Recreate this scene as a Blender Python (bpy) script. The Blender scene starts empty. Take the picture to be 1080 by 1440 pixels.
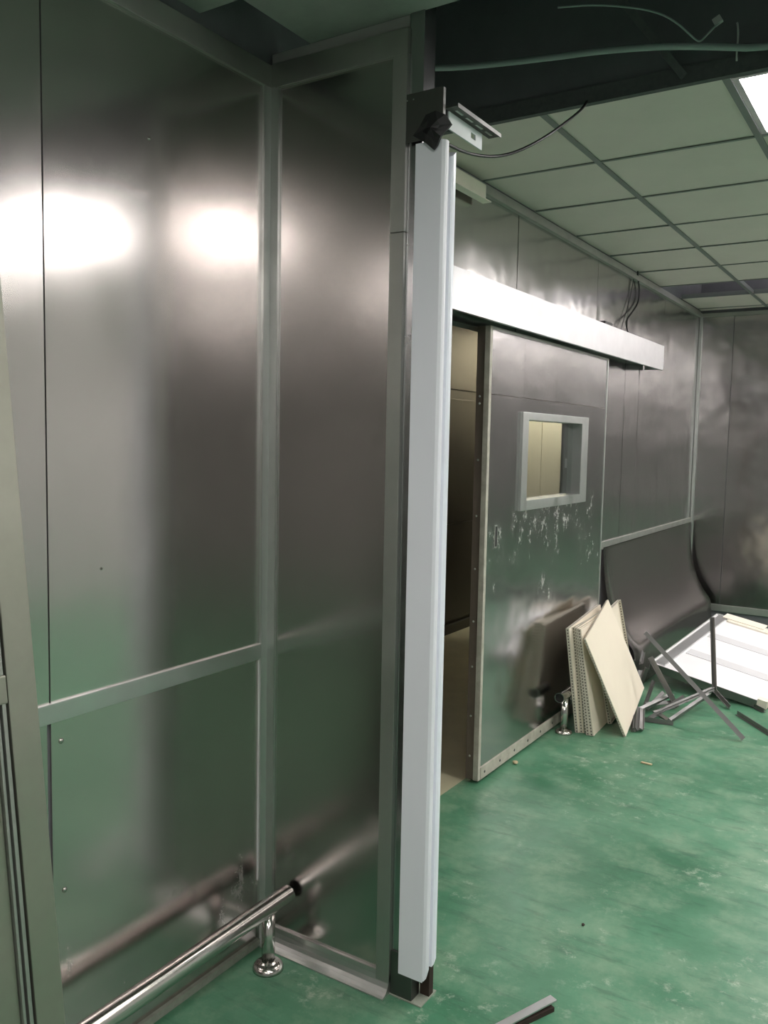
import bpy, bmesh, math, random
from mathutils import Vector, Matrix
random.seed(7)
scene = bpy.context.scene
COL = scene.collection

# ------------------------------------------------------------------ camera
cam_d = bpy.data.cameras.new('camera'); cam = bpy.data.objects.new('camera', cam_d); COL.objects.link(cam)
cam_d.sensor_fit = 'VERTICAL'; cam_d.sensor_height = 36.0; cam_d.lens = 36.0*1203.876/1440.0
cam_d.clip_start = 0.02
FW = Vector((-0.53665611, 0.83956568, -0.08443745)); RT = Vector((0.84155816, 0.53983442, 0.01893856)); UP = Vector((-0.06148241, 0.06089553, 0.99624879))
cam.matrix_world = Matrix(((RT.x, UP.x, -FW.x, 0.0), (RT.y, UP.y, -FW.y, 0.0), (RT.z, UP.z, -FW.z, 1.5), (0, 0, 0, 1)))
scene.camera = cam
# ------------------------------------------------------------------ world, exposure
w = bpy.data.worlds.new('world'); scene.world = w; w.use_nodes = True
w.node_tree.nodes['Background'].inputs[0].default_value = (0.5, 0.55, 0.6, 1)
w.node_tree.nodes['Background'].inputs[1].default_value = 0.05
vs = scene.view_settings
vs.view_transform = 'Standard'; vs.look = 'None'; vs.gamma = 1.0; vs.use_curve_mapping = False
vs.exposure = 0.12
LAMP_STRENGTH = 24.0          # emission of every ceiling light panel
LAMP_COLOUR = (1.0, 0.945, 0.925)

# ------------------------------------------------------------------ layout (metres)
XL = -1.603      # steel face of the near left wall
YP = 1.886       # front face of the partition
XW = -1.667      # steel face of the sliding door's wall
YB = 7.33        # steel face of the end wall
XR = 3.2; YN = -2.6
ZN = 2.55        # ceiling of the near bay
ZC = 2.586       # tile ceiling
ZS = 3.25        # concrete slab
Y0, SP = 2.763, 0.5545
XG = [XW, -1.165, -0.588, -0.011, 0.566, 1.143, 1.72, 2.297, 2.874, XR]
YG = [Y0 + SP*k for k in range(9)] + [YB]

# ------------------------------------------------------------------ materials
def nm(name):
    m = bpy.data.materials.new(name); m.use_nodes = True
    nt = m.node_tree; b = nt.nodes['Principled BSDF']
    return m, nt, b
def N(nt, t, **kw):
    n = nt.nodes.new(t)
    for k, v in kw.items(): setattr(n, k, v)
    return n
def coords(nt, scale=(1, 1, 1), kind='Object'):
    tc = N(nt, 'ShaderNodeTexCoord'); mp = N(nt, 'ShaderNodeMapping'); mp.inputs['Scale'].default_value = scale
    nt.links.new(tc.outputs[kind], mp.inputs[0]); return mp.outputs[0]
def noise(nt, vec, scale, detail=3, rough=.55):
    n = N(nt, 'ShaderNodeTexNoise'); n.inputs['Scale'].default_value = scale; n.inputs['Detail'].default_value = detail; n.inputs['Roughness'].default_value = rough
    nt.links.new(vec, n.inputs['Vector']); return n.outputs['Fac']
def ramp(nt, fac, stops):
    r = N(nt, 'ShaderNodeValToRGB'); e = r.color_ramp.elements
    while len(e) < len(stops): e.new(.5)
    for i, (p, c) in enumerate(stops):
        e[i].position = p; e[i].color = (c, c, c, 1) if isinstance(c, (int, float)) else (*c, 1)
    nt.links.new(fac, r.inputs[0]); return r.outputs[0]
def mixc(nt, fac, a, b):
    m = N(nt, 'ShaderNodeMix', data_type='RGBA')
    if isinstance(fac, (int, float)): m.inputs[0].default_value = fac
    else: nt.links.new(fac, m.inputs[0])
    for i, v in ((6, a), (7, b)):
        if isinstance(v, tuple): m.inputs[i].default_value = (*v, 1)
        else: nt.links.new(v, m.inputs[i])
    return m.outputs[2]
def math_(nt, op, a, b):
    m = N(nt, 'ShaderNodeMath', operation=op)
    for i, v in ((0, a), (1, b)):
        if isinstance(v, (int, float)): m.inputs[i].default_value = v
        else: nt.links.new(v, m.inputs[i])
    return m.outputs[0]
def bump(nt, b, h, strength, dist, prev=None):
    n = N(nt, 'ShaderNodeBump'); n.inputs['Strength'].default_value = strength; n.inputs['Distance'].default_value = dist
    nt.links.new(h, n.inputs['Height'])
    if prev is not None: nt.links.new(prev, n.inputs['Normal'])
    nt.links.new(n.outputs[0], b.inputs['Normal']); return n.outputs[0]

def steel(name, col=(.50, .49, .475), rough=(.2, .34), wave=.35, wscale=1.6, smudge=.12, scuff=None, metallic=1.0):
    """brushed stainless sheet: vertical grain, cloudy smudges, slightly uneven surface"""
    m, nt, b = nm(name)
    o = coords(nt)
    grain = noise(nt, coords(nt, (14, 14, .35)), 1.0, 2)
    cloud = noise(nt, o, 2.2, 5, .62)
    r = ramp(nt, math_(nt, 'ADD', math_(nt, 'MULTIPLY', cloud, .85), math_(nt, 'MULTIPLY', grain, .15)), [(.3, rough[0]), (.72, rough[1])])
    c = mixc(nt, math_(nt, 'MULTIPLY', ramp(nt, cloud, [(.35, 0.), (.75, 1.)]), smudge*2), col, tuple(x*.72 for x in col))
    c = mixc(nt, math_(nt, 'MULTIPLY', grain, .35), c, tuple(x*.8 for x in col))
    if scuff:
        lo, hi, amt = scuff
        s1 = noise(nt, coords(nt, (17, 17, 12)), 1.0, 9, .8)
        s2 = noise(nt, o, 3.1, 3)
        sp = N(nt, 'ShaderNodeSeparateXYZ'); nt.links.new(o, sp.inputs[0])
        band = ramp(nt, math_(nt, 'DIVIDE', sp.outputs[2], 2.0), [(lo-.08, 0.), (lo, 1.), (hi, 1.), (hi+.05, 0.)])
        k = math_(nt, 'MULTIPLY', ramp(nt, s1, [(.52, 0.), (.66, 1.)]), ramp(nt, s2, [(.46, 0.), (.6, 1.)]))
        k = math_(nt, 'MULTIPLY', math_(nt, 'MULTIPLY', k, band), amt)
        c = mixc(nt, k, c, (.72, .70, .66))
        nt.links.new(math_(nt, 'SUBTRACT', 1.0, k), b.inputs['Metallic'])
        r = math_(nt, 'ADD', r, math_(nt, 'MULTIPLY', k, .4))
    else:
        b.inputs['Metallic'].default_value = metallic
    nt.links.new(c, b.inputs['Base Color']); nt.links.new(r, b.inputs['Roughness'])
    p = bump(nt, b, noise(nt, o, wscale, 2, .5), wave, .03)
    return m
def metal(name, col, rough, var=.08, metallic=1.0, bumps=0.0):
    m, nt, b = nm(name); o = coords(nt)
    n = noise(nt, o, 9, 4)
    nt.links.new(mixc(nt, math_(nt, 'MULTIPLY', n, .5), col, tuple(x*.75 for x in col)), b.inputs['Base Color'])
    nt.links.new(ramp(nt, n, [(.3, max(.03, rough-var)), (.7, rough+var)]), b.inputs['Roughness'])
    b.inputs['Metallic'].default_value = metallic
    if bumps: bump(nt, b, n, bumps, .01)
    return m
def paint(name, col, rough=.6, dirt=.15, scale=6, dcol=None, spec=.5):
    m, nt, b = nm(name); o = coords(nt)
    n = noise(nt, o, scale, 6, .65)
    d = dcol or tuple(x*.55 for x in col)
    nt.links.new(mixc(nt, math_(nt, 'MULTIPLY', ramp(nt, n, [(.4, 0.), (.75, 1.)]), dirt*2), col, d), b.inputs['Base Color'])
    b.inputs['Roughness'].default_value = rough; b.inputs['Specular IOR Level'].default_value = spec
    return m

M = {}
M['steel_near'] = steel('brushed_steel_near', (.61, .58, .56), (.14, .245), .16, 1.7)
M['steel_low'] = steel('brushed_steel_low', (.57, .52, .505), (.17, .25), .12, 1.6, .12, (.10, .19, .4))
M['steel_part'] = steel('brushed_steel_partition', (.50, .475, .46), (.17, .25), .06, 1.0)
M['steel_far'] = steel('brushed_steel_far', (.55, .53, .525), (.14, .245), .4, 2.6)
M['steel_door'] = steel('scuffed_steel_door', (.48, .47, .465), (.12, .24), .25, 2.6, .15, (.40, .60, .9))
M['steel_sheet'] = steel('bent_steel_sheet', (.50, .465, .445), (.18, .25), .1, 2.0, .1, None, .85)
M['alu'] = metal('satin_aluminium', (.62, .64, .62), .42)
M['alu_dull'] = metal('dull_aluminium', (.47, .48, .45), .5)
M['alu_olive'] = metal('weathered_aluminium', (.40, .40, .34), .5)
M['alu_white'] = metal('brushed_white_aluminium', (.68, .68, .69), .42, .05)
M['chrome'] = metal('polished_pipe_steel', (.60, .58, .55), .17, .06)
M['dark_steel'] = metal('dark_galvanised_steel', (.16, .165, .155), .45)
M['tube_steel'] = metal('column_steel', (.46, .46, .47), .24, .05)
M['scrap'] = metal('grey_scrap_bar', (.27, .268, .262), .5, .1)
M['bracket_white'] = paint('pale_bracket_paint', (.62, .68, .68), .45, .1)
M['film'] = paint('pale_blue_film', (.80, .805, .87), .4, .06, 3, (.68, .69, .74))
M['film_side'] = paint('pale_blue_edge', (.84, .87, .95), .3, .04)
M['cream'] = paint('cream_paint', (.86, .81, .70), .5, .12)
M['cream_edge'] = paint('worn_cream_edge', (.50, .48, .41), .5, .3, 14, (.20, .17, .13))
M['door_edge'] = paint('brown_door_edge', (.16, .125, .10), .55, .2, 10)
M['tile'] = paint('ceiling_tile_paint', (.68, .62, .57), .55, .08, 3)
M['tee'] = paint('grey_tee_paint', (.20, .21, .205), .5, .1)
M['plaster'] = paint('near_ceiling_plaster', (.34, .35, .33), .8, .3, 3, (.14, .15, .14))
M['concrete'] = paint('dark_concrete', (.22, .228, .245), .9, .3, 4)
M['void'] = paint('black_void_paint', (.15, .152, .165), .9, .2, 5)
M['edge_felt'] = paint('dark_edge_strip', (.11, .112, .116), .95, .25, 60)
M['black'] = paint('black_rubber', (.012, .012, .013), .45, .05)
M['conduit'] = paint('grey_green_conduit', (.30, .36, .35), .45, .1)
M['wire_white'] = paint('white_wire', (.55, .56, .55), .5, .1)
M['wall_plain'] = paint('plain_panel_wall', (.48, .47, .47), .5, .1)
M['wall_dim'] = paint('dim_panel_wall', (.36, .355, .35), .5, .1)
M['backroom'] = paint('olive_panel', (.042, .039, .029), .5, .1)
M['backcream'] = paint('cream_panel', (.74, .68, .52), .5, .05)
M['rust'] = paint('rusty_brown', (.035, .02, .014), .8, .3, 20)
M['wood'] = paint('pale_wood', (.55, .45, .28), .7, .1)
M['white'] = paint('white_enamel', (.90, .88, .90), .35, .10, 5, (.70, .68, .70))
M['board'] = paint('cream_board', (.84, .755, .62), .6, .10, 3, (.64, .56, .44))
M['dust'] = paint('dusty_grout', (.30, .33, .27), .9, .3, 30)

# green epoxy floor
m, nt, b = nm('green_epoxy'); o = coords(nt); M['floor'] = m
n1 = noise(nt, o, 1.7, 7, .66); n2 = noise(nt, o, 7, 8, .7); n3 = noise(nt, coords(nt, (3, 14, 1)), 2.0, 6, .7)
c = mixc(nt, ramp(nt, n1, [(.36, 0.), (.64, 1.)]), (.040, .165, .085), (.105, .275, .165))
c = mixc(nt, math_(nt, 'MULTIPLY', ramp(nt, n2, [(.46, 0.), (.68, 1.)]), .6), c, (.25, .37, .25))
c = mixc(nt, math_(nt, 'MULTIPLY', ramp(nt, n3, [(.54, 0.), (.66, 1.)]), .42), c, (.028, .095, .06))
wv = math_(nt, 'MULTIPLY', ramp(nt, noise(nt, o, 16, 9, .8), [(.55, 0.), (.68, 1.)]), ramp(nt, noise(nt, o, 2.3, 2), [(.47, 0.), (.6, 1.)]))
c = mixc(nt, math_(nt, 'MULTIPLY', wv, .7), c, (.5, .55, .45))
nt.links.new(c, b.inputs['Base Color']); nt.links.new(ramp(nt, n2, [(.3, .28), (.7, .5)]), b.inputs['Roughness'])
bump(nt, b, n2, .12, .004)
M['floor_back'] = paint('olive_epoxy', (.46, .44, .30), .5, .2, 4)
# lamp diffuser
m, nt, b = nm('lit_diffuser'); M['lamp'] = m
b.inputs['Base Color'].default_value = (.9, .9, .9, 1); b.inputs['Emission Color'].default_value = (*LAMP_COLOUR, 1); b.inputs['Emission Strength'].default_value = LAMP_STRENGTH
m, nt, b = nm('lit_diffuser_near'); M['lamp_near'] = m
b.inputs['Base Color'].default_value = (.9, .9, .9, 1); b.inputs['Emission Color'].default_value = (*LAMP_COLOUR, 1); b.inputs['Emission Strength'].default_value = LAMP_STRENGTH*1.0
m, nt, b = nm('warm_lit_tube'); M['lamp_back'] = m
b.inputs['Emission Color'].default_value = (1, .93, .78, 1); b.inputs['Emission Strength'].default_value = 420.0
# glass
m, nt, b = nm('clear_glass'); M['glass'] = m
tr = N(nt, 'ShaderNodeBsdfTransparent'); tr.inputs[0].default_value = (.92, .95, .94, 1); gl = N(nt, 'ShaderNodeBsdfGlossy'); gl.inputs['Roughness'].default_value = .02
lw = N(nt, 'ShaderNodeLayerWeight'); lw.inputs[0].default_value = .5; fr = N(nt, 'ShaderNodeMath', operation='POWER'); nt.links.new(lw.outputs['Facing'], fr.inputs[0]); fr.inputs[1].default_value = 4.0; mx = N(nt, 'ShaderNodeMixShader')
nt.links.new(fr.outputs[0], mx.inputs[0]); nt.links.new(tr.outputs[0], mx.inputs[1]); nt.links.new(gl.outputs[0], mx.inputs[2]); nt.links.new(mx.outputs[0], nt.nodes['Material Output'].inputs[0])
# perforated tile lip: rows of dark holes (tiny holes, a few millimetres each)
m, nt, b = nm('perforated_lip'); M['lip'] = m
tc = N(nt, 'ShaderNodeUVMap'); wv = N(nt, 'ShaderNodeTexWave', wave_type='BANDS', bands_direction='X'); wv.inputs['Scale'].default_value = 1.0
nt.links.new(tc.outputs[0], wv.inputs['Vector'])
sp_ = N(nt, 'ShaderNodeSeparateXYZ'); nt.links.new(tc.outputs[0], sp_.inputs[0])
inb = ramp(nt, sp_.outputs[1], [(.25, 0.), (.32, 1.), (.62, 1.), (.7, 0.)])
nt.links.new(mixc(nt, math_(nt, 'MULTIPLY', ramp(nt, wv.outputs['Fac'], [(.45, 0.), (.6, 1.)]), inb), (.55, .51, .42), (.07, .06, .05)), b.inputs['Base Color'])
b.inputs['Roughness'].default_value = .6

# ------------------------------------------------------------------ mesh helpers
WL = {}          # world position of every object's origin
def V(*a): return Vector(a)
def obox(bm, o, a, b_, c):
    """oriented box: corner o and three edge vectors"""
    o, a, b_, c = map(Vector, (o, a, b_, c))
    if a.cross(b_).dot(c) < 0: a, b_ = b_, a
    v = [bm.verts.new(o + a*i + b_*j + c*k) for k in (0, 1) for j in (0, 1) for i in (0, 1)]
    for f in ((0, 2, 3, 1), (4, 5, 7, 6), (0, 1, 5, 4), (2, 6, 7, 3), (0, 4, 6, 2), (1, 3, 7, 5)):
        bm.faces.new([v[i] for i in f])
    return v
def box(bm, x0, x1, y0, y1, z0, z1): return obox(bm, (x0, y0, z0), (x1-x0, 0, 0), (0, y1-y0, 0), (0, 0, z1-z0))
def prism(bm, pts, ext):
    """polygon (world points) pushed along a vector"""
    ext = Vector(ext); a = [bm.verts.new(Vector(q)) for q in pts]; c = [bm.verts.new(Vector(q)+ext) for q in pts]
    n = len(pts)
    bm.faces.new(a[::-1]); bm.faces.new(c)
    for i in range(n): bm.faces.new((a[i], a[(i+1) % n], c[(i+1) % n], c[i]))
def tube(bm, pts, r, seg=12, caps=True, smooth=2):
    P = [Vector(q) for q in pts]
    for _ in range(smooth if len(P) > 2 else 0):
        Q = [P[0]]
        for i in range(len(P)-1):
            Q += [P[i]*.75+P[i+1]*.25, P[i]*.25+P[i+1]*.75]
        P = Q + [P[-1]]
    rings = []; up = None
    for i, q in enumerate(P):
        t = (P[min(i+1, len(P)-1)] - P[max(i-1, 0)]).normalized()
        if up is None: up = t.orthogonal().normalized()
        up = (up - t*up.dot(t)).normalized(); s = t.cross(up)
        rings.append([bm.verts.new(q + (up*math.cos(2*math.pi*k/seg)+s*math.sin(2*math.pi*k/seg))*r) for k in range(seg)])
    for A, B in zip(rings, rings[1:]):
        for k in range(seg):
            f = bm.faces.new((A[k], A[(k+1) % seg], B[(k+1) % seg], B[k])); f.smooth = True
    if caps: bm.faces.new(rings[0][::-1]); bm.faces.new(rings[-1])
def lathe(bm, c, axis, prof, seg=20):
    """profile of (radius, height) turned about an axis through c"""
    c = Vector(c); ax = Vector(axis).normalized(); u = ax.orthogonal().normalized(); s = ax.cross(u); rings = []
    for r, h in prof:
        rings.append([bm.verts.new(c+ax*h+(u*math.cos(2*math.pi*k/seg)+s*math.sin(2*math.pi*k/seg))*max(r, 1e-4)) for k in range(seg)])
    for A, B in zip(rings, rings[1:]):
        for k in range(seg):
            f = bm.faces.new((A[k], A[(k+1) % seg], B[(k+1) % seg], B[k])); f.smooth = True
    bm.faces.new(rings[0][::-1]); bm.faces.new(rings[-1])
def mk(name, bm, mat, parent=None, bev=0.0, origin=None, recalc=True):
    """link the bmesh (world coordinates) as ONE object with its origin at its base"""
    if recalc: bmesh.ops.recalc_face_normals(bm, faces=bm.faces)
    if bev: bmesh.ops.bevel(bm, geom=list(bm.edges), offset=bev, segments=2, profile=.7, affect='EDGES')
    xs = [v.co for v in bm.verts]
    lo = Vector((min(v.x for v in xs), min(v.y for v in xs), min(v.z for v in xs))); hi = Vector((max(v.x for v in xs), max(v.y for v in xs), max(v.z for v in xs)))
    c = Vector(origin) if origin is not None else Vector(((lo.x+hi.x)/2, (lo.y+hi.y)/2, lo.z))
    for v in bm.verts: v.co -= c
    me = bpy.data.meshes.new(name); bm.to_mesh(me); bm.free()
    me.materials.append(M[mat])
    ob = bpy.data.objects.new(name, me); COL.objects.link(ob); WL[ob] = c
    if parent is None: ob.location = c
    else: ob.parent = parent; ob.location = c - WL[parent]
    return ob
def empty(name, loc):
    e = bpy.data.objects.new(name, None); e.empty_display_size = .05; COL.objects.link(e); e.location = loc; WL[e] = Vector(loc); return e
def tag(o, label, cat, group=None, kind=None):
    o['label'] = label; o['category'] = cat
    if group: o['group'] = group
    if kind: o['kind'] = kind
    return o
def struct(o, label, cat): return tag(o, label, cat, None, 'structure')
def bx(name, mat, parent, *a, bev=0.0):
    bm = bmesh.new(); box(bm, *a); return mk(name, bm, mat, parent, bev)

# ================================================================== SETTING
# floor
bm = bmesh.new(); box(bm, XW-.005, XR, YN, YB+.12, -.1, 0)
struct(mk('floor', bm, 'floor'), 'worn green epoxy floor with pale scuff marks', 'floor')
bm = bmesh.new(); box(bm, -4.4, XW-.005, YP, YB+.12, -.1, 0.0)
struct(mk('floor', bm, 'floor_back'), 'olive floor of the dark room behind the sliding door', 'floor')

# ---- near left wall
wl = struct(bx('wall_left', 'void', None, XL-.09, XL-.006, YN, YP+.05, 0, ZS), 'brushed steel panelled wall behind the low pipe rail', 'wall')
T = .006
bx('steel_panel', 'steel_near', wl, XL-T, XL, -.2, 1.1565, .9, 2.47)
bx('steel_panel', 'steel_near', wl, XL-T, XL, 1.1605, 1.872, .9, 2.47)
bx('steel_panel', 'steel_near', wl, XL-T, XL, YN, -.204, .9, 2.47)
bx('steel_panel', 'steel_low', wl, XL-T, XL, 1.1605, 1.868, .02, .866)
bx('steel_panel', 'steel_low', wl, XL-T, XL-.002, -.2, 1.152, .02, .866)
bx('steel_panel', 'steel_low', wl, XL-T, XL-.002, YN, -.204, .02, .866)
bx('mid_rail', 'alu', wl, XL-.002, XL+.009, YN, 1.852, .864, .908, bev=.002)
bx('top_rail', 'alu_dull', wl, XL-.002, XL+.010, YN, YP-.002, 2.455, 2.515, bev=.002)
bx('skirting', 'dust', wl, XL-.002, XL+.012, YN, 1.853, 0, .02)
for y, z, r in ((1.186, .815, .0065), (1.190, .466, .0065), (1.449, 2.196, .005), (1.30, 1.19, .003)):
    bm = bmesh.new(); lathe(bm, (XL-.001, y, z), (1, 0, 0), [(r, 0), (r*.95, .002), (r*.6, .004), (r*.1, .0048)], 12); mk('rivet', bm, 'chrome', wl)

# ---- partition at right angles to it
wp = struct(bx('wall_partition', 'wall_dim', None, XL+.0005, -1.160, YP+.006, YP+.05, .0, 2.55), 'dark brushed steel partition panel in an aluminium frame', 'wall')
bx('steel_panel', 'steel_part', wp, -1.58, -1.19, YP, YP+.008, .03, 2.47)
bx('top_rail', 'alu_dull', wp, -1.602, -1.155, YP-.010, YP+.004, 2.452, 2.516, bev=.002)
bx('stile', 'alu_dull', wp, -1.197, -1.155, YP-.012, YP+.006, 2.022, 2.452, bev=.0025)
bx('stile', 'alu_dull', wp, -1.197, -1.155, YP-.012, YP+.006, .03, 2.0205, bev=.0025)
# coved bottom rail
bm = bmesh.new(); pr = []
for k in range(7):
    a = math.pi/2*k/6
    pr.append((-1.60, YP-.036+.036*math.sin(a)*1.0 if False else YP-.008-.034*(1-math.sin(a)), .004+.052*(1-math.cos(a))))
pr += [(-1.60, YP+.004, .056), (-1.60, YP+.004, 0.0), (-1.60, YP-.042, 0.0)]
prism(bm, pr, (.445, 0, 0)); o = mk('bottom_rail', bm, 'alu', wp)
# corner angle: one leg on each wall
bm = bmesh.new(); prism(bm, [(XL, 1.853, 0), (XL+.008, 1.853, 0), (XL+.012, YP-.012, 0), (-1.568, YP-.008, 0), (-1.568, YP, 0), (XL, YP, 0)], (0, 0, 2.455))
mk('corner_angle', bm, 'alu', wp)
bx('sealant_line', 'wire_white', wp, XL, XL+.003, 1.848, 1.853, .2, .868)

# ---- wall with the sliding door
OY0, OY1, OZ = 2.15, 4.81, 1.985
bm = bmesh.new()
box(bm, XW-.08, XW-T, YP+.05, OY0, 0, ZS); box(bm, XW-.08, XW-T, OY0, OY1, OZ, ZS); box(bm, XW-.08, XW-T, OY1, YB+.1, 0, ZS)
wd = struct(mk('wall_side', bm, 'void'), 'steel clad wall carrying the sliding door', 'wall')
seams = [1.99, 2.86, 3.71, 4.82, 5.40, 6.25, 7.10, YB]
for a, c in zip(seams, seams[1:]):
    lo = .90 if a >= 4.5 else OZ
    bx('steel_panel', 'steel_far', wd, XW-T, XW+random.uniform(-.0015, .0), a+.0025, c-.0025, lo, 2.55)
bx('steel_panel', 'steel_far', wd, XW-T, XW-.0005, YP+.052, OY0-.003, 0, 2.0)
bx('steel_panel', 'steel_far', wd, XW-T, XW-.001, OY1, 5.04, 0.0, .9)
for y in (5.062, 5.70): bx('cover_strip', 'steel_far', wd, XW-.001, XW+.003, y, y+.008, .905, 2.0)
bx('mid_rail', 'alu_dull', wd, XW-.002, XW+.012, 4.99, YB-.001, .862, .905, bev=.002)
bx('ceiling_angle', 'alu_dull', wd, XW-.001, XW+.022, 2.75, YB-.022, 2.535, 2.562)
bx('ceiling_angle', 'alu_dull', wd, XW-.001, XW+.006, 2.75, YB-.022, 2.562, 2.583)

# ---- end wall
wb = struct(bx('wall_back', 'void', None, XW-.08, XR, YB+T, YB+.1, 0, ZS), 'brushed steel end wall above a dark bare strip', 'wall')
xs = [XW, -1.405, -.50, .40, 1.30, 2.20, XR]
for a, c in zip(xs, xs[1:]):
    bx('steel_panel', 'steel_far', wb, a+.002, c-.002, YB+random.uniform(0, .0015), YB+T, .17, 2.55)
bx('base_rail', 'alu_dull', wb, XW+.02, XR, YB-.012, YB+.004, .15, .205, bev=.003)
bx('corner_trim', 'alu', wb, XW, XW+.022, YB-.022, YB-.001, .2, 2.55, bev=.003)
bx('ceiling_angle', 'alu_dull', wb, XW, XR, YB-.024, YB-.001, 2.535, 2.562)

# ---- unseen sides of the room
wr = struct(bx('wall_right', 'wall_plain', None, XR, XR+.1, YN, YB+.1, 0, ZS), 'plain grey panel wall opposite the steel wall', 'wall')
we = struct(bx('wall_rear', 'wall_dim', None, XL-.09, XR, YN-.1, YN, 0, ZS), 'plain dim wall at the near end of the room', 'wall')

# ---- ceilings
bm = bmesh.new()
box(bm, -1.47, XR, YN, YP+.005, ZN, ZN+.02); box(bm, XL-.006, -1.47, YN, 1.62, ZN, ZN+.02)
struct(mk('ceiling', bm, 'plaster'), 'grey green plaster ceiling over the near bay with a broken corner', 'ceiling')
struct(bx('ceiling', 'concrete', None, -4.4, XR+.1, YN-.1, YB+.1, ZS, ZS+.1), 'dark concrete slab above the open ceiling void', 'ceiling')
# tiled ceiling
ct = struct(bx('ceiling', 'void', None, XW+.001, XR, Y0-.022, Y0-.004, ZC+.035, ZS), 'suspended tile ceiling in a grey grid with one row of tiles missing', 'ceiling')
bx('edge_strip', 'edge_felt', ct, XW+.001, XR, Y0-.03, Y0-.006, ZC-.002, ZC+.05)
LIGHT_CELLS = [(2, 0), (4, 0), (6, 0), (2, 4), (4, 4), (6, 4), (2, 7), (4, 7), (6, 7)]
MISSING = 6
for i in range(len(XG)-1):
    for j in range(len(YG)-1):
        if (i, j) in LIGHT_CELLS or j == MISSING: continue
        x0, x1, y0, y1 = XG[i]+.004, XG[i+1]-.004, YG[j]+.004, YG[j+1]-.004
        if y1-y0 < .05: continue
        bm = bmesh.new(); d = random.uniform(-.0012, .0012); e = random.uniform(-.0012, .0012)
        v = box(bm, x0, x1, y0, y1, ZC+.003, ZC+.012)
        for q in v: q.co.z += d*(1 if q.co.x > x0+.01 else -1)+e*(1 if q.co.y > y0+.01 else -1)
        mk('ceiling_tile', bm, 'tile', ct)
for i in range(1, len(XG)-1):
    bm = bmesh.new(); box(bm, XG[i]-.0115, XG[i]+.0115, Y0-.006, YB-.001, ZC-.002, ZC+.0015); box(bm, XG[i]-.002, XG[i]+.002, Y0-.006, YB-.001, ZC+.0015, ZC+.035)
    mk('main_tee', bm, 'tee', ct)
for j in range(1, len(YG)-1):
    for i in range(len(XG)-1):
        bm = bmesh.new(); h = .0075
        box(bm, XG[i]+.0116, XG[i+1]-.0116, YG[j]-h, YG[j]+h, ZC-.0015, ZC+.0015); box(bm, XG[i]+.0116, XG[i+1]-.0116, YG[j]-.0015, YG[j]+.0015, ZC+.0015, ZC+.03)
        mk('cross_tee', bm, 'tee', ct)

# ---- ceiling light panels (the room's lamps)
def light_panel(x0, x1, y0, y1, z, label, group, mat='lamp'):
    e = empty('ceiling_light', ((x0+x1)/2, (y0+y1)/2, z)); tag(e, label, 'ceiling light', group)
    bm = bmesh.new(); f = .018
    for a in ((x0, x1, y0, y0+f), (x0, x1, y1-f, y1), (x0, x0+f, y0+f, y1-f), (x1-f, x1, y0+f, y1-f)): box(bm, *a, z-.002, z+.03)
    mk('frame', bm, 'alu_white', e)
    bm = bmesh.new(); box(bm, x0+f, x1-f, y0+f, y1-f, z+.002, z+.028); mk('diffuser', bm, mat, e)
for i, j in LIGHT_CELLS:
    if (i, j) == (2, 0): lb, g = 'glowing square ceiling light beside the dark open void, above the green floor', None
    else: lb, g = 'glowing square ceiling light set further along the tile grid', 'square lights of the tile ceiling'
    light_panel(XG[i]+.013, XG[i+1]-.013, YG[j]+.009, YG[j+1]-.009, ZC+.0035, lb, g)
for x, y in ((-.42, .22), (1.2, .22), (-.42, -1.5), (1.2, -1.5)):
    light_panel(x, x+.55, y, y+.55, ZN-.032, 'glowing square light fixed under the near plaster ceiling', 'square lights of the near ceiling', 'lamp_near')

# ---- room behind the sliding door
XK = -3.12
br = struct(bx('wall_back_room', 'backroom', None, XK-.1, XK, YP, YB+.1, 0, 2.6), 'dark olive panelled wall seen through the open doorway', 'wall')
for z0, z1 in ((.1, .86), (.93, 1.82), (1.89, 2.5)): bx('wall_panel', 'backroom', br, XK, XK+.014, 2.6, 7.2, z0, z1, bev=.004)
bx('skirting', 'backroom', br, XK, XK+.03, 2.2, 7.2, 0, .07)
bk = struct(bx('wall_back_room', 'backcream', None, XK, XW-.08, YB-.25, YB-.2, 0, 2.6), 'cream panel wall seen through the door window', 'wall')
xa = XK+.03
for wdt in (.20, .19, .055, .17, .16, .16, .16, .14):
    if xa+wdt < -1.78: bx('wall_panel', 'backcream', bk, xa, xa+wdt-.008, YB-.262, YB-.25, .02, 2.55)
    xa += wdt
cb = empty('electrical_cabinet', (-2.38, 6.75, 0)); tag(cb, 'dark tall cabinet with a white switch seen through the door window', 'cabinet')
bx('body', 'wall_dim', cb, -2.545, -2.2, 6.62, 6.9, 0, 2.1, bev=.004)
bx('switch', 'white', cb, -2.502, -2.455, 6.606, 6.62, 1.30, 1.375, bev=.003)
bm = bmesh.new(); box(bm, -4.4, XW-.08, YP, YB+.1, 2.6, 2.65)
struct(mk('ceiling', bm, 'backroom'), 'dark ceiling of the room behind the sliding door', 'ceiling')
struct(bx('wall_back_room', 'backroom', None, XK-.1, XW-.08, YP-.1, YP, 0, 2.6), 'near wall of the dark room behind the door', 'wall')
e = empty('added_tube_light', (-2.7, 6.76, 2.4)); tag(e, 'unseen tube lamp added to light the cream wall behind the door', 'lamp')  # unseen lamp, added to brighten the cream wall in the door window
bx('housing', 'white', e, -3.05, -2.35, 6.73, 6.80, 2.56, 2.6); bx('light_shield', 'white', e, -3.08, -2.32, 6.715, 6.725, 2.40, 2.6); bm = bmesh.new(); tube(bm, [(-3.0, 6.765, 2.53), (-2.4, 6.765, 2.53)], .018); mk('tube', bm, 'lamp_back', e)  # upright plate added to keep the tube's light off the doorway wall

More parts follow.
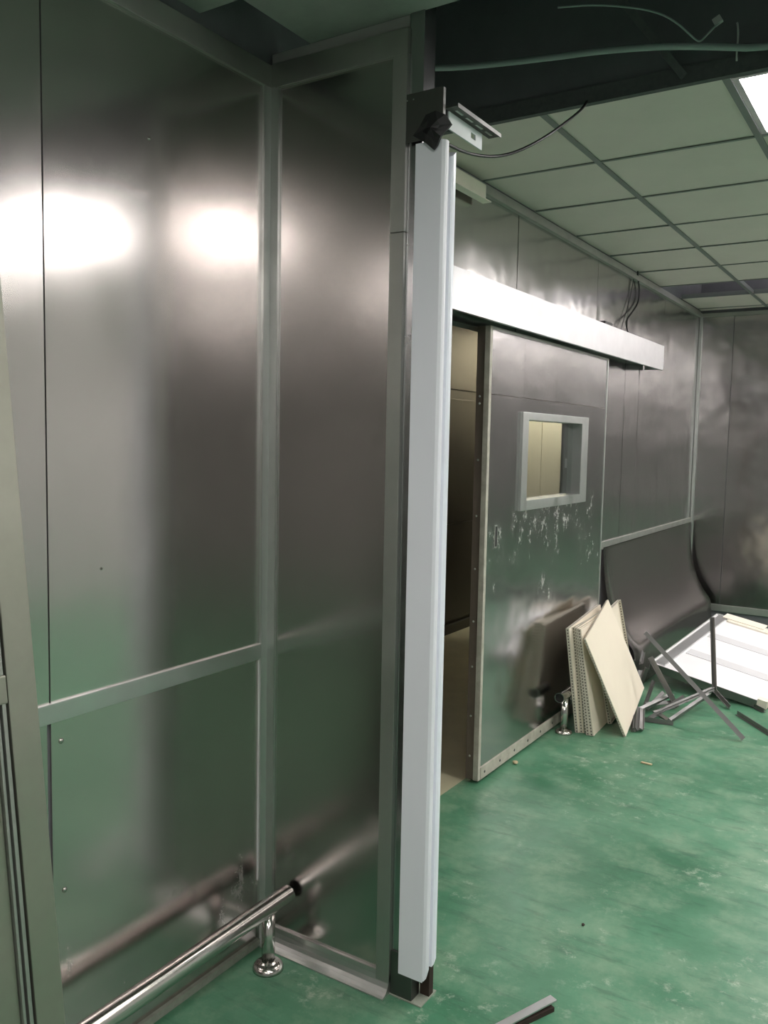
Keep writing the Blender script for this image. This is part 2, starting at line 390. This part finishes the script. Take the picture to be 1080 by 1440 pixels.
# ================================================================== SLIDING DOOR
DY0, DY1, DZ0, DZ1, DX1, DX0 = 3.300, 4.845, .015, 1.985, -1.597, -1.657
WY0, WY1, WZ0, WZ1 = 3.700, 4.425, 1.225, 1.606
d1 = empty('door_1', ((DX0+DX1)/2, (DY0+DY1)/2, DZ0)); struct(d1, 'scuffed steel sliding door with a small window, half open', 'door')
bm = bmesh.new(); q = .004
for a in ((DY0+.002, WY0, DZ0+.002, DZ1), (WY1, DY1-.002, DZ0+.002, DZ1), (WY0, WY1, DZ0+.002, WZ0), (WY0, WY1, WZ1, DZ1)): box(bm, DX0, DX1-q, *a)
mk('core', bm, 'door_edge', d1)
def sheet(y0, y1, z0, z1, x=DX1): return bx('face_sheet', 'steel_door', d1, DX1-q, x, y0, y1, z0, z1)
fs = bmesh.new()
ya, yb, za, zb = DY0+.022, DY1-.012, .072, 1.70
for a in ((ya, WY0, za, zb), (WY1, yb, za, zb), (WY0, WY1, za, WZ0), (WY0, WY1, WZ1, zb)): box(fs, DX1-q, DX1, *a)
bmesh.ops.remove_doubles(fs, verts=fs.verts, dist=1e-5)
mk('face_sheet', fs, 'steel_door', d1, origin=((DX0+DX1)/2, (DY0+DY1)/2, 0))
for a in ((ya, 3.668, 1.702, 1.97), (3.670, 4.066, 1.702, 1.97), (4.069, yb, 1.702, 1.97)):
    bm = bmesh.new(); box(bm, DX1-q, DX1+random.uniform(-.0008, .0005), *a); mk('face_sheet', bm, 'steel_door', d1, origin=((DX0+DX1)/2, (DY0+DY1)/2+a[0], 0))
bx('edge_strip', 'cream_edge', d1, DX1-.022, DX1+.003, DY0-.003, DY0+.020, DZ0, DZ1, bev=.002)
bx('edge_strip', 'alu', d1, DX1-.01, DX1+.003, DY1-.012, DY1+.002, .07, DZ1, bev=.002)
bx('bottom_rail', 'cream_edge', d1, DX1-.012, DX1+.005, DY0+.021, DY1, DZ0, .070, bev=.003)
bx('top_rail', 'alu_dull', d1, DX1-.008, DX1+.002, DY0+.02, DY1, 1.972, DZ1)
for k in range(9):
    bm = bmesh.new(); lathe(bm, (DX1+.0045, DY0+.06+k*.16, .042), (1, 0, 0), [(.007, 0), (.0065, .002), (.002, .004)], 10); mk('rivet', bm, 'dark_steel', d1)
for z in (.12, .30, .52, .72, .95, 1.18, 1.42, 1.66, 1.69):
    bm = bmesh.new(); lathe(bm, (DX0+.018, DY0+.0015, z), (0, -1, 0), [(.005, 0), (.0045, .002), (.001, .003)], 8); mk('screw', bm, 'alu', d1)
# window in the door
wf = empty('window_frame', (DX1, (WY0+WY1)/2, WZ0)); wf.parent = d1; wf.location = WL[wf]-WL[d1]
o_, i_ = .060, .0
for nme, a in (('jamb', (WY0-o_, WY0+.006, WZ0-.042, WZ1+.032)), ('jamb', (WY1-.006, WY1+.092, WZ0-.042, WZ1+.032)), ('sill', (WY0+.006, WY1-.006, WZ0-.042, WZ0+.004)), ('head', (WY0+.006, WY1-.006, WZ1-.004, WZ1+.032))):
    bm = bmesh.new(); box(bm, DX0-.004, DX1+.014, *a); mk(nme, bm, 'alu', wf, .002)
bm = bmesh.new(); box(bm, DX0+.02, DX0+.024, WY0+.006, WY1-.006, WZ0+.004, WZ1-.004); mk('pane', bm, 'glass', wf)
# recessed pull
bm = bmesh.new()
for a in ((3.398, 3.402, 1.035, 1.135), (3.420, 3.424, 1.035, 1.135), (3.402, 3.420, 1.035, 1.041), (3.402, 3.420, 1.129, 1.135)): box(bm, DX1-.001, DX1+.003, *a)
hd = mk('handle', bm, 'alu_dull', d1); bx('recess', 'black', hd, DX1-.001, DX1+.0012, 3.402, 3.420, 1.041, 1.129)

# cover over the sliding track
hc = empty('door_track_cover', (-1.6, 4.2, 1.99)); tag(hc, 'long bright white aluminium cover over the sliding door track', 'track cover')
HX = -1.54
for a, c in ((2.20, 5.80),):
    bm = bmesh.new()
    prism(bm, [(XW+.002, a, 2.147), (HX, a, 2.147), (HX, a, 1.990), (HX-.018, a, 1.990), (HX-.018, a, 1.994), (HX-.004, a, 1.994), (HX-.004, a, 2.143), (XW+.002, a, 2.143)], (0, c-a, 0))
    mk('shell', bm, 'alu_white', hc)
bx('end_plate', 'alu_white', hc, XW+.004, HX-.004, 5.796, 5.80, 1.994, 2.143)
bx('track', 'dark_steel', hc, XW+.002, XW+.085, 2.2, 5.78, 2.03, 2.085)

# ================================================================== COLUMN AND FILM COVERED POST
co = empty('steel_column', (-1.12, 1.92, 0)); tag(co, 'slim dark steel column rising behind the pale blue post to the ceiling', 'column')
bx('tube', 'tube_steel', co, -1.1545, -1.114, YP, 1.942, .0, ZS, bev=.002)
bx('shoe', 'dark_steel', co, -1.1545, -1.088, YP-.004, 1.925, 0.0, .125, bev=.001)
bx('shoe_channel', 'rust', co, -1.086, -1.058, 1.926, 1.948, 0.0, .12)
bx('grout', 'dust', co, -1.158, -1.055, YP-.008, 1.962, 0.0, .003)
po = empty('jamb_post', (-1.09, 1.89, .07)); tag(po, 'pale blue film covered door post standing in front of the steel column', 'post')
bm = bmesh.new(); Z0, Z1 = .075, 2.228
# front plate, turned round the corner and back
prof = [(-1.124, 1.872), (-1.050, 1.872), (-1.043, 1.877), (-1.0415, 1.884), (-1.0425, 1.894), (-1.050, 1.894), (-1.050, 1.880), (-1.054, 1.8765), (-1.124, 1.8765)]
prism(bm, [(x, y, Z0) for x, y in prof], (0, 0, Z1-Z0))
for v in bm.verts:       # torn lower edge of the film
    if v.co.z < .1: v.co.z += .0 if v.co.x < -1.1 else (.0 if v.co.x < -1.049 else .028)
mk('front_plate', bm, 'film', po)
bm = bmesh.new(); prism(bm, [(-1.1, 1.8785, .10), (-1.056, 1.8785, .10), (-1.056, 1.917, .10), (-1.1, 1.917, .10)], (0, 0, 2.1)); mk('core', bm, 'film', po)
bm = bmesh.new(); prism(bm, [(-1.1, 1.9175, .10), (-1.056, 1.9175, .095), (-1.048, 1.919, .095), (-1.0455, 1.926, .10), (-1.0465, 1.940, .11), (-1.1, 1.940, .12)], (0, 0, 2.105)); mk('rear_flange', bm, 'film_side', po)

# bracket on top of the post
bk_ = empty('track_bracket', (-1.09, 1.95, 2.23)); tag(bk_, 'dark folded steel bracket with a slotted rail on top of the pale post', 'bracket')
bm = bmesh.new(); box(bm, -1.152, -1.048, YP-.016, YP-.013, 2.234, 2.350); box(bm, -1.051, -1.048, YP-.013, YP-.004, 2.243, 2.350); box(bm, -1.152, -1.116, YP-.013, YP-.001, 2.347, 2.350)
mk('folded_plate', bm, 'dark_steel', bk_)
for x in (-1.150, -1.132):
    bm = bmesh.new(); lathe(bm, (x, YP-.016, 2.335), (0, -1, 0), [(.0022, 0), (.001, .001)], 8); mk('rivet', bm, 'alu', bk_)
bm = bmesh.new(); box(bm, -1.062, -1.028, 1.905, 2.150, 2.312, 2.316); box(bm, -1.028, -1.0255, 1.905, 2.150, 2.309, 2.319); fl = mk('rail_flange', bm, 'dark_steel', bk_)
for k in range(4): bx('slot', 'alu', fl, -1.048, -1.042, 1.93+k*.055, 1.965+k*.055, 2.3112, 2.3122)
bm = bmesh.new(); wy0, wy1, wz0, wz1 = 1.915, 2.098, 2.266, 2.308
sy0, sy1, sz0, sz1 = 2.035, 2.060, 2.280, 2.294
for a in ((wy0, sy0, wz0, wz1), (sy1, wy1, wz0, wz1), (sy0, sy1, wz0, sz0), (sy0, sy1, sz1, wz1)): box(bm, -1.060, -1.056, *a)
mk('rail_web', bm, 'bracket_white', bk_)
# crumpled black tape wrapped over the corner
bm = bmesh.new()
P_ = [(-1.128, 1.864, 2.246), (-1.108, 1.860, 2.262), (-1.088, 1.856, 2.286), (-1.062, 1.858, 2.292), (-1.040, 1.868, 2.282), (-1.030, 1.880, 2.262), (-1.040, 1.872, 2.246), (-1.050, 1.864, 2.232), (-1.058, 1.862, 2.212), (-1.068, 1.862, 2.203), (-1.090, 1.862, 2.222)]
c0 = V(-1.072, 1.853, 2.254); a_ = [bm.verts.new(V(*p)) for p in P_]; b2 = [bm.verts.new(V(*p)+V(0, .006, 0)) for p in P_]; m0 = bm.verts.new(c0)
mid = [bm.verts.new(V(*p)*.5+c0*.5+V(0, random.uniform(-.006, .006), 0)) for p in P_]
n = len(P_)
for k in range(n):
    l = (k+1) % n
    bm.faces.new((a_[k], a_[l], mid[l], mid[k])); bm.faces.new((mid[k], mid[l], m0)); bm.faces.new((b2[l], b2[k], a_[k], a_[l])) if False else bm.faces.new((a_[l], a_[k], b2[k], b2[l]))
bm.faces.new(b2)
tag(mk('tape_wrap', bm, 'black'), 'crumpled black tape wrapped round the bracket corner of the pale post', 'tape')

# ================================================================== LOW PIPE RAILS
def pipe_rail(name, x, z, y0, y1, posts, label, capped):
    e = empty(name, (x, posts[0], 0)); tag(e, label, 'guard rail'); R = .026
    bm = bmesh.new(); n = 24
    rings = []
    for y, r in ((y0+.03, R*.86), (y0, R*.86), (y0, R), (y1, R), (y1, R*.86), (y1-.03, R*.86)):
        rings.append([bm.verts.new((x+r*math.cos(2*math.pi*k/n), y, z+r*math.sin(2*math.pi*k/n))) for k in range(n)])
    for A, B in zip(rings, rings[1:]):
        for k in range(n):
            f = bm.faces.new((A[k], A[(k+1) % n], B[(k+1) % n], B[k])); f.smooth = True
    for ed in bm.edges:
        if len({round(v.co.y, 5) for v in ed.verts}) == 1: ed.smooth = False
    pp = mk('pipe', bm, 'chrome', e)
    for i_, y in enumerate((y0+.02, y1-.02)):
        bm = bmesh.new(); lathe(bm, (x, y, z), (0, 1, 0), [(R*.855, -.001), (R*.855, .001)], 20); mk('pipe_plug', bm, 'black', pp)
    for y in posts:
        bm = bmesh.new(); tube(bm, [(x, y, .0), (x, y, z-R*.7)], .019, 20, True); pt = mk('support', bm, 'chrome', e)
        bm = bmesh.new(); lathe(bm, (x, y, 0), (0, 0, 1), [(.044, 0), (.044, .006), (.040, .014), (.031, .020), (.023, .022), (.021, .026)], 28); mk('flange', bm, 'chrome', pt)
pipe_rail('pipe_rail', -1.500, .182, -2.2, 1.868, (1.782, .2, -1.2), 'low polished steel pipe rail along the near panelled wall', True)
pipe_rail('pipe_rail', -1.530, .205, 4.085, 4.235, (4.165,), 'low steel pipe stub on a floor flange behind the stacked ceiling tiles', True)

# ================================================================== LEANING ALUMINIUM DOOR LEAF (left edge)
FX, FS, FYR, FW_, FH = -1.362, .115, 1.037, .80, 1.88
zz = V(-FS, 0, 1).normalized(); nn = V(1, 0, FS).normalized(); yy = V(0, -1, 0)
O = V(FX, FYR, 0)+nn*0
def fbox(bm, s0, s1, h0, h1, d0, d1_): obox(bm, O+yy*s0+zz*h0+nn*d0, yy*(s1-s0), zz*(h1-h0), nn*(d1_-d0))
lf = empty('door_leaf', O); tag(lf, 'weathered aluminium framed door leaf leaning against the near steel wall', 'door leaf')
def fpart(name, mat, boxes, bev=.0):
    bm = bmesh.new()
    for q in boxes: fbox(bm, *q)
    return mk(name, bm, mat, lf, bev)
SW = .062
fpart('stile', 'alu_olive', [(0, SW, 0.004, FH, -.034, 0)], .003)
fpart('stile', 'alu_olive', [(FW_-SW, FW_, 0.004, FH, -.034, 0)], .003)
fpart('rail', 'alu_olive', [(SW+.001, FW_-SW-.001, .985, 1.04, -.033, -.001)], .003)
fpart('rail', 'alu_olive', [(SW+.001, FW_-SW-.001, FH-.07, FH, -.033, -.001)], .003)
fpart('rail', 'alu_olive', [(SW+.001, FW_-SW-.001, .004, .12, -.033, -.001)], .003)
fpart('bead', 'alu_dull', [(SW+.004, SW+.012, .12, .985, -.02, -.004), (SW+.016, SW+.022, .12, .985, -.02, -.008)], .001)
fpart('bead', 'alu_dull', [(SW+.004, SW+.012, 1.04, FH-.07, -.02, -.004), (SW+.016, SW+.022, 1.04, FH-.07, -.02, -.008)], .001)
s = SW+.024
for k in range(6):
    e_ = min(s+.105, FW_-SW-.004)
    fpart('infill_board', 'alu_olive', [(s, e_-.003, .12, .985, -.026, -.016)], .001); s = e_
fpart('pane', 'alu_dull', [(SW+.024, FW_-SW-.004, 1.04, FH-.07, -.022, -.017)])

# ================================================================== CEILING VOID: conduit, strut, cables
def sc(pt, z): k = (z-1.5)/(pt[2]-1.5); return (pt[0]*k, pt[1]*k, z)
bm = bmesh.new(); tube(bm, [(-1.60, 2.44, 2.72), (-1.4375, 2.507, 2.70), (-1.288, 2.555, 2.697), (-1.10, 2.578, 2.685), (-.905, 2.59, 2.672), (-.74, 2.61, 2.655), (-.612, 2.66, 2.645), (-.467, 2.70, 2.622), (-.2, 2.70, 2.63), (.4, 2.68, 2.66), (1.2, 2.66, 2.68)], .0095, 10)
tag(mk('conduit', bm, 'conduit'), 'grey green plastic conduit sagging across the dark ceiling void', 'conduit')
bm = bmesh.new(); a, c = V(-.93, 2.60, 2.90), V(-.70, 2.72, 2.60)
t = (c-a).normalized(); sd = t.cross(V(0, 1, 0)).normalized(); obox(bm, a-sd*.011, c-a, sd*.022, t.cross(sd)*.006)
tag(mk('hanger_strut', bm, 'edge_felt'), 'dark metal hanger strut slanting across the grey conduit in the void', 'strut')
bm = bmesh.new(); tube(bm, [(-1.0, 2.45, 2.76), (-.90, 2.50, 2.765), (-.76, 2.53, 2.73), (-.70, 2.57, 2.705), (-.655, 2.625, 2.665), (-.640, 2.64, 2.655), (-.622, 2.635, 2.668), (-.60, 2.64, 2.69), (-.59, 2.645, 2.70)], .0028, 6)
pw = mk('loose_cable', bm, 'conduit'); tag(pw, 'thin loose cable ending in a pale plug above the grey conduit', 'cable')
bm = bmesh.new(); obox(bm, (-.60, 2.638, 2.692), (.020, .003, .012), (.0, .014, 0), (-.010, 0, .018)); mk('plug', bm, 'wire_white', pw, .002)
bm = bmesh.new(); tube(bm, [(-.556, 2.715, 2.718), (-.552, 2.70, 2.712), (-.548, 2.70, 2.68), (-.551, 2.705, 2.64), (-.552, 2.715, 2.612)], .003, 6)
tag(mk('loose_cable', bm, 'wire_white'), 'short pale cable tail hanging beside the glowing ceiling light', 'cable')
# black cable from the bracket up into the void
bm = bmesh.new(); tube(bm, [(-1.066, 1.930, 2.235), (-1.062, 1.985, 2.235), (-1.072, 2.10, 2.256), (-1.058, 2.20, 2.278), (-1.027, 2.275, 2.31), (-.99, 2.37, 2.37), (-.985, 2.52, 2.46), (-.995, 2.66, 2.54), (-1.003, 2.728, 2.588)], .0042, 8)
tag(mk('power_cable', bm, 'black'), 'black cable looping from the post bracket up into the dark void', 'cable')
bm = bmesh.new(); tube(bm, [(XW+.02, 5.50, 2.60), (XW+.014, 5.52, 2.56), (XW+.012, 5.58, 2.495), (XW+.012, 5.565, 2.40), (XW+.016, 5.42, 2.32), (XW+.03, 5.27, 2.255), (XW+.05, 5.22, 2.20), (XW+.06, 5.27, 2.147)], .0052, 8)
tag(mk('power_cable', bm, 'black'), 'black cable hanging from the tile ceiling down onto the white track cover', 'cable')
bm = bmesh.new(); tube(bm, [(XW+.008, 5.47, 2.56), (XW+.008, 5.40, 2.40), (XW+.012, 5.27, 2.25), (XW+.02, 5.19, 2.15)], .0022, 6)
tag(mk('thin_wire', bm, 'black'), 'thin dark wire beside the black cable above the track cover', 'wire')
bm = bmesh.new(); box(bm, -1.62, -1.575, 4.70, 4.83, 2.148, 2.178); cl = mk('cable_gland', bm, 'black', None, .004); tag(cl, 'small black connector lying on top of the white track cover', 'connector')
# cream angle under the ceiling by the void
bm = bmesh.new(); prism(bm, [(XW+.024, 2.2, 2.560), (-1.633, 2.2, 2.560), (-1.630, 2.2, 2.557), (-1.630, 2.2, 2.490), (-1.604, 2.2, 2.488), (-1.604, 2.2, 2.484), (XW+.024, 2.2, 2.484)], (0, 1.088, 0))
tag(mk('cream_ledge', bm, 'cream'), 'short cream metal ledge on the steel wall behind the pale post', 'ledge')

# ================================================================== STACKED TILES, BENT SHEET, SCRAP
def tray(o, u, v, name, label, group, side=.552, depth=.02, flip=1):
    """clip in ceiling tile: thin face with a folded perforated lip; o corner, u and v unit edge directions"""
    o, u, v = Vector(o), Vector(u).normalized(), Vector(v); v = (v-u*v.dot(u)).normalized(); nrm = u.cross(v)*flip
    zmin = min((o+u*side*i+v*side*j+nrm*depth*k).z for i in (0, 1) for j in (0, 1) for k in (0, 1))
    o = o + V(0, 0, max(0, .0005-zmin))
    e = empty(name, o+u*side/2); tag(e, label, 'ceiling tile', group)
    bm = bmesh.new(); obox(bm, o, u*side, v*side, nrm*.003); mk('face', bm, 'board', e)
    for (p0, d_, inn) in ((o, u, v), (o+v*side, u, -v), (o, v, u), (o+u*side, v, -u)):
        bm = bmesh.new(); uvl = bm.loops.layers.uv.new('UVMap')
        q = [p0+nrm*.003, p0+d_*side+nrm*.003, p0+d_*side+nrm*depth, p0+nrm*depth]
        A = [bm.verts.new(x) for x in q]; B = [bm.verts.new(x+inn*.002) for x in q]
        fs_ = [bm.faces.new(A), bm.faces.new(B[::-1])]
        for f, vs_ in zip(fs_, (A, B)):
            for lp in f.loops:
                k = vs_.index(lp.vert); lp[uvl].uv = ((0, 0), (11, 0), (11, 1), (0, 1))[k]
        for k in range(4): bm.faces.new((A[k], B[k], B[(k+1) % 4], A[(k+1) % 4]))
        mk('lip', bm, 'lip', e)
    return e
G = 'cream ceiling tiles stacked against the sliding door'
# standing on edge, receding along the wall: (bottom near corner x, y), lean, yaw
for i, (x, y, lean, yaw, up_, f) in enumerate(((-1.462, 4.205, -.058, -.04, .07, 1), (-1.441, 4.215, -.063, -.045, .0, 1), (-1.421, 4.222, -.069, -.045, .03, 1), (-1.401, 4.200, -.077, -.05, .0, 1), (-1.381, 4.200, -.089, -.05, .0, 1))):
    u = V(yaw, 1, up_); v = V(lean/.55, -up_, 1)
    tray((x, y, 0), u, v, 'loose_ceiling_tile', 'cream perforated edge ceiling tile standing on edge in the stack by the sliding door', G, flip=-f)
tray((-1.386, 4.44, .0), (-.060, .99, .08), (-.178, -.08, 1), 'loose_ceiling_tile', 'cream ceiling tile peeking out behind the slanting outer tile', None, flip=1)
B_ = V(-1.242, 4.288, .0); Lc = V(-1.427, 4.145, .5015); Rc = V(-1.3065, 4.829, .1165)
tray(B_, Rc-B_, Lc-B_, 'loose_ceiling_tile', 'plain cream ceiling tile slanting on one corner in front of the tile stack', None, .555, .012, flip=-1)

# bent steel sheet
prof = [(-1.652, .872), (-1.648, .78), (-1.636, .66), (-1.615, .55), (-1.582, .45), (-1.545, .375), (-1.505, .315), (-1.475, .278), (-1.458, .252), (-1.448, .215), (-1.440, .14), (-1.434, .07), (-1.430, .004)]
bm = bmesh.new(); ny = 14; g = []
Pc = []
for i in range(len(prof)-1):
    for k in range(4):
        f = k/4; p0 = prof[max(i-1, 0)]; p1 = prof[i]; p2 = prof[i+1]; p3 = prof[min(i+2, len(prof)-1)]
        Pc.append(tuple(.5*((2*p1[d])+(-p0[d]+p2[d])*f+(2*p0[d]-5*p1[d]+4*p2[d]-p3[d])*f*f+(-p0[d]+3*p1[d]-3*p2[d]+p3[d])*f**3) for d in (0, 1)))
Pc.append(prof[-1])
for j in range(ny+1):
    t = j/ny; row = []
    for i, (x, z) in enumerate(Pc):
        s_ = i/len(Pc)
        y = 5.06+.12*s_*(1-t)+t*(7.28-5.06) - .08*t*s_
        row.append(bm.verts.new((x+.012*math.sin(t*5+1)*s_-(.03*(1-t))*s_, y, max(.003, z+.006*math.sin(t*7)*s_))))
    g.append(row)
for A, B in zip(g, g[1:]):
    for i in range(len(A)-1):
        f = bm.faces.new((A[i], A[i+1], B[i+1], B[i])); f.smooth = True
bmesh.ops.solidify(bm, geom=list(bm.faces), thickness=.0015)
bs = mk('bent_sheet', bm, 'steel_sheet'); tag(bs, 'grey steel sheet peeled from the wall and curling out onto the floor', 'steel sheet')

# white enamelled panel lying tilted
A_ = V(-1.402, 5.300, .150); u = (V(-1.236, 6.373, .300)-A_).normalized(); v = V(-.742, 5.235, .045)-A_; v = (v-u*v.dot(u)).normalized()
nrm = v.cross(u); nrm = nrm if nrm.z > 0 else -nrm; LU, LV = 1.10, .70
wpn = empty('white_panel', A_); tag(wpn, 'white enamelled metal panel with reflections coloured on as grey bands, lying tilted on the scrap heap', 'metal panel')
def pb(name, mat, u0, u1, v0, v1, n0, n1, bev=0):
    bm = bmesh.new(); obox(bm, A_+u*u0+v*v0+nrm*n0, u*(u1-u0), v*(v1-v0), nrm*(n1-n0)); return mk(name, bm, mat, wpn, bev)
pb('plate', 'white', .0, LU, 0, LV, -.006, 0)
pb('edge_flange', 'scrap', -.004, 0, 0, LV, -.045, .004); pb('edge_flange', 'alu', LU, LU+.004, 0, LV, -.045, .008)
pb('edge_flange', 'alu', 0, LU, -.004, 0, -.045, .006); pb('edge_flange', 'scrap', 0, LU, LV, LV+.004, -.045, .004)
pb('border_strip', 'alu_white', .02, LU-.02, .02, .085, 0, .010, .003)
pb('border_strip', 'cream', LU-.09, LU-.02, .10, LV-.02, 0, .012, .003)
M['band'] = paint('grey_reflection_band', (.68, .68, .70), .45, .1)  # reflections on the enamel, put in as grey colour
pb('band', 'band', .30, .385, .10, LV-.003, .0, .004, .001); pb('band', 'band', .66, .745, .10, LV-.003, .0, .004, .001)
pb('torn_liner', 'cream', LU-.06, LU+.03, .06, .34, .012, .018); pb('torn_liner', 'cream', LU-.03, LU+.02, .38, .62, .012, .017)
pb('corner_clip', 'cream', -.012, .03, LV-.05, LV+.006, -.03, .02, .004)

# scrap ceiling bars
def bar(a, c, w_, label, twist=0.0, mat='scrap', lip=True, extra=None):
    a, c = Vector(a), Vector(c); t = (c-a).normalized(); s1 = t.cross(V(0, 0, 1))
    s1 = s1.normalized() if s1.length > .1 else t.cross(V(0, 1, 0)).normalized()
    s2 = s1.cross(t); s1, s2 = s1*math.cos(twist)+s2*math.sin(twist), s2*math.cos(twist)-s1*math.sin(twist)
    th = .002
    sec = [(-w_/2, 0), (w_/2, 0), (w_/2, th), (th/2+.001, th), (th/2+.001, w_*.9), (-th/2-.001, w_*.9), (-th/2-.001, th), (-w_/2, th)]
    pts = [a+s1*x+s2*y for x, y in sec]; zz_ = min(min(q.z for q in pts), min((q+(c-a)).z for q in pts))
    lift = V(0, 0, max(0, .0008-zz_))
    bm = bmesh.new(); prism(bm, [q+lift for q in pts], c-a)
    o = mk('ceiling_grid_bar', bm, mat); tag(o, label, 'metal bar', 'grey metal grid bars scrapped beside the tile stack'); return o
bar((-1.30, 4.74, .447), (-.736, 4.58, .004), .026, 'long grey bar slanting from the bent sheet down to the green floor', .5)
bar((-1.000, 5.02, .535), (-.955, 4.95, .145), .026, 'upright grey bar standing against the white panel', .3)
bar((-.957, 4.945, .15), (-1.205, 4.68, .03), .024, 'grey bar running low from the upright bar into the heap', .9)
bar((-1.318, 4.93, .270), (-1.150, 4.91, .010), .030, 'broad grey bar leaning steeply in the heap beside the slanting tile', .2)
bar((-.838, 5.025, .002), (-.60, 4.72, .002), .026, 'lone grey bar lying flat on the green floor beyond the heap', 0)
bar((-1.103, 4.654, .004), (-1.0, 5.10, .06), .026, 'grey bar lying at the edge of the heap with its cut end on the floor', 1.2)
lab = 'short grey bar tangled in the scrap heap beside the slanting tile'
for a, c, tw in (((-1.345, 4.88, .24), (-1.40, 5.12, .25), .4), ((-1.30, 4.84, .01), (-1.29, 4.96, .13), .2), ((-1.259, 4.734, .02), (-1.24, 5.02, .05), .7),
                 ((-1.232, 4.385, .004), (-1.295, 4.60, .055), .1), ((-1.215, 4.40, .004), (-1.270, 4.62, .055), .6), ((-1.192, 4.42, .004), (-1.250, 4.63, .05), 1.1),
                 ((-1.215, 4.62, .004), (-1.09, 4.86, .09), .3), ((-1.25, 4.60, .002), (-1.09, 4.63, .002), .0), ((-1.22, 4.70, .03), (-1.13, 4.64, .012), .9),
                 ((-1.38, 4.95, .02), (-1.33, 4.96, .20), .9), ((-1.33, 4.80, .02), (-1.37, 5.00, .17), 1.4), ((-1.28, 4.78, .03), (-1.10, 5.0, .03), .5), ((-1.27, 4.66, .04), (-1.18, 4.98, .06), 1.0)):
    bar(a, c, .024, 'short upright bar end bunched at the foot of the slanting tile' if a[2] == .004 and a[1] < 4.5 else lab, tw)
lab2 = 'short grey bar lying in the shadow under the white panel'
bar((-1.0, 5.20, .06), (-.899, 5.106, .006), .024, lab2, .3); bar((-.80, 5.24, .004), (-.72, 5.15, .004), .024, lab2, .0)

# small litter
bm = bmesh.new(); obox(bm, (-1.078, 3.975, .0005), (.05, -.004, 0), (.004, .014, 0), (0, 0, .006))
tag(mk('wood_chip', bm, 'wood', None, .001), 'small pale wood chip on the green floor', 'wood chip')
def pebble(x, y, r, label, mat):
    bm = bmesh.new(); bmesh.ops.create_icosphere(bm, subdivisions=2, radius=r)
    for v_ in bm.verts: v_.co *= random.uniform(.8, 1.15); v_.co.z = v_.co.z*.7+r*.7; v_.co.x += x; v_.co.y += y
    zm = min(v_.co.z for v_ in bm.verts)
    for v_ in bm.verts: v_.co.z -= zm
    tag(mk('pebble', bm, mat), label, 'debris')
pebble(-.831, 2.499, .0055, 'tiny dark crumb on the open green floor', 'rust')
pebble(-1.56, 3.62, .012, 'brown crumb at the foot of the sliding door', 'wood')
st = empty('metal_strip', (-.8, 2.0, 0)); tag(st, 'cut metal strip with a rusty edge lying near the steel column foot', 'metal strip')
bm = bmesh.new(); obox(bm, (-.90, 1.80, .012), (.125, .285, .012), (.022, -.010, 0), (0, 0, .004)); mk('strip', bm, 'alu_white', st)
bm = bmesh.new(); obox(bm, (-.893, 1.80, .0005), (.122, .272, .0), (.016, -.008, 0), (0, 0, .012)); mk('rusty_core', bm, 'rust', st)
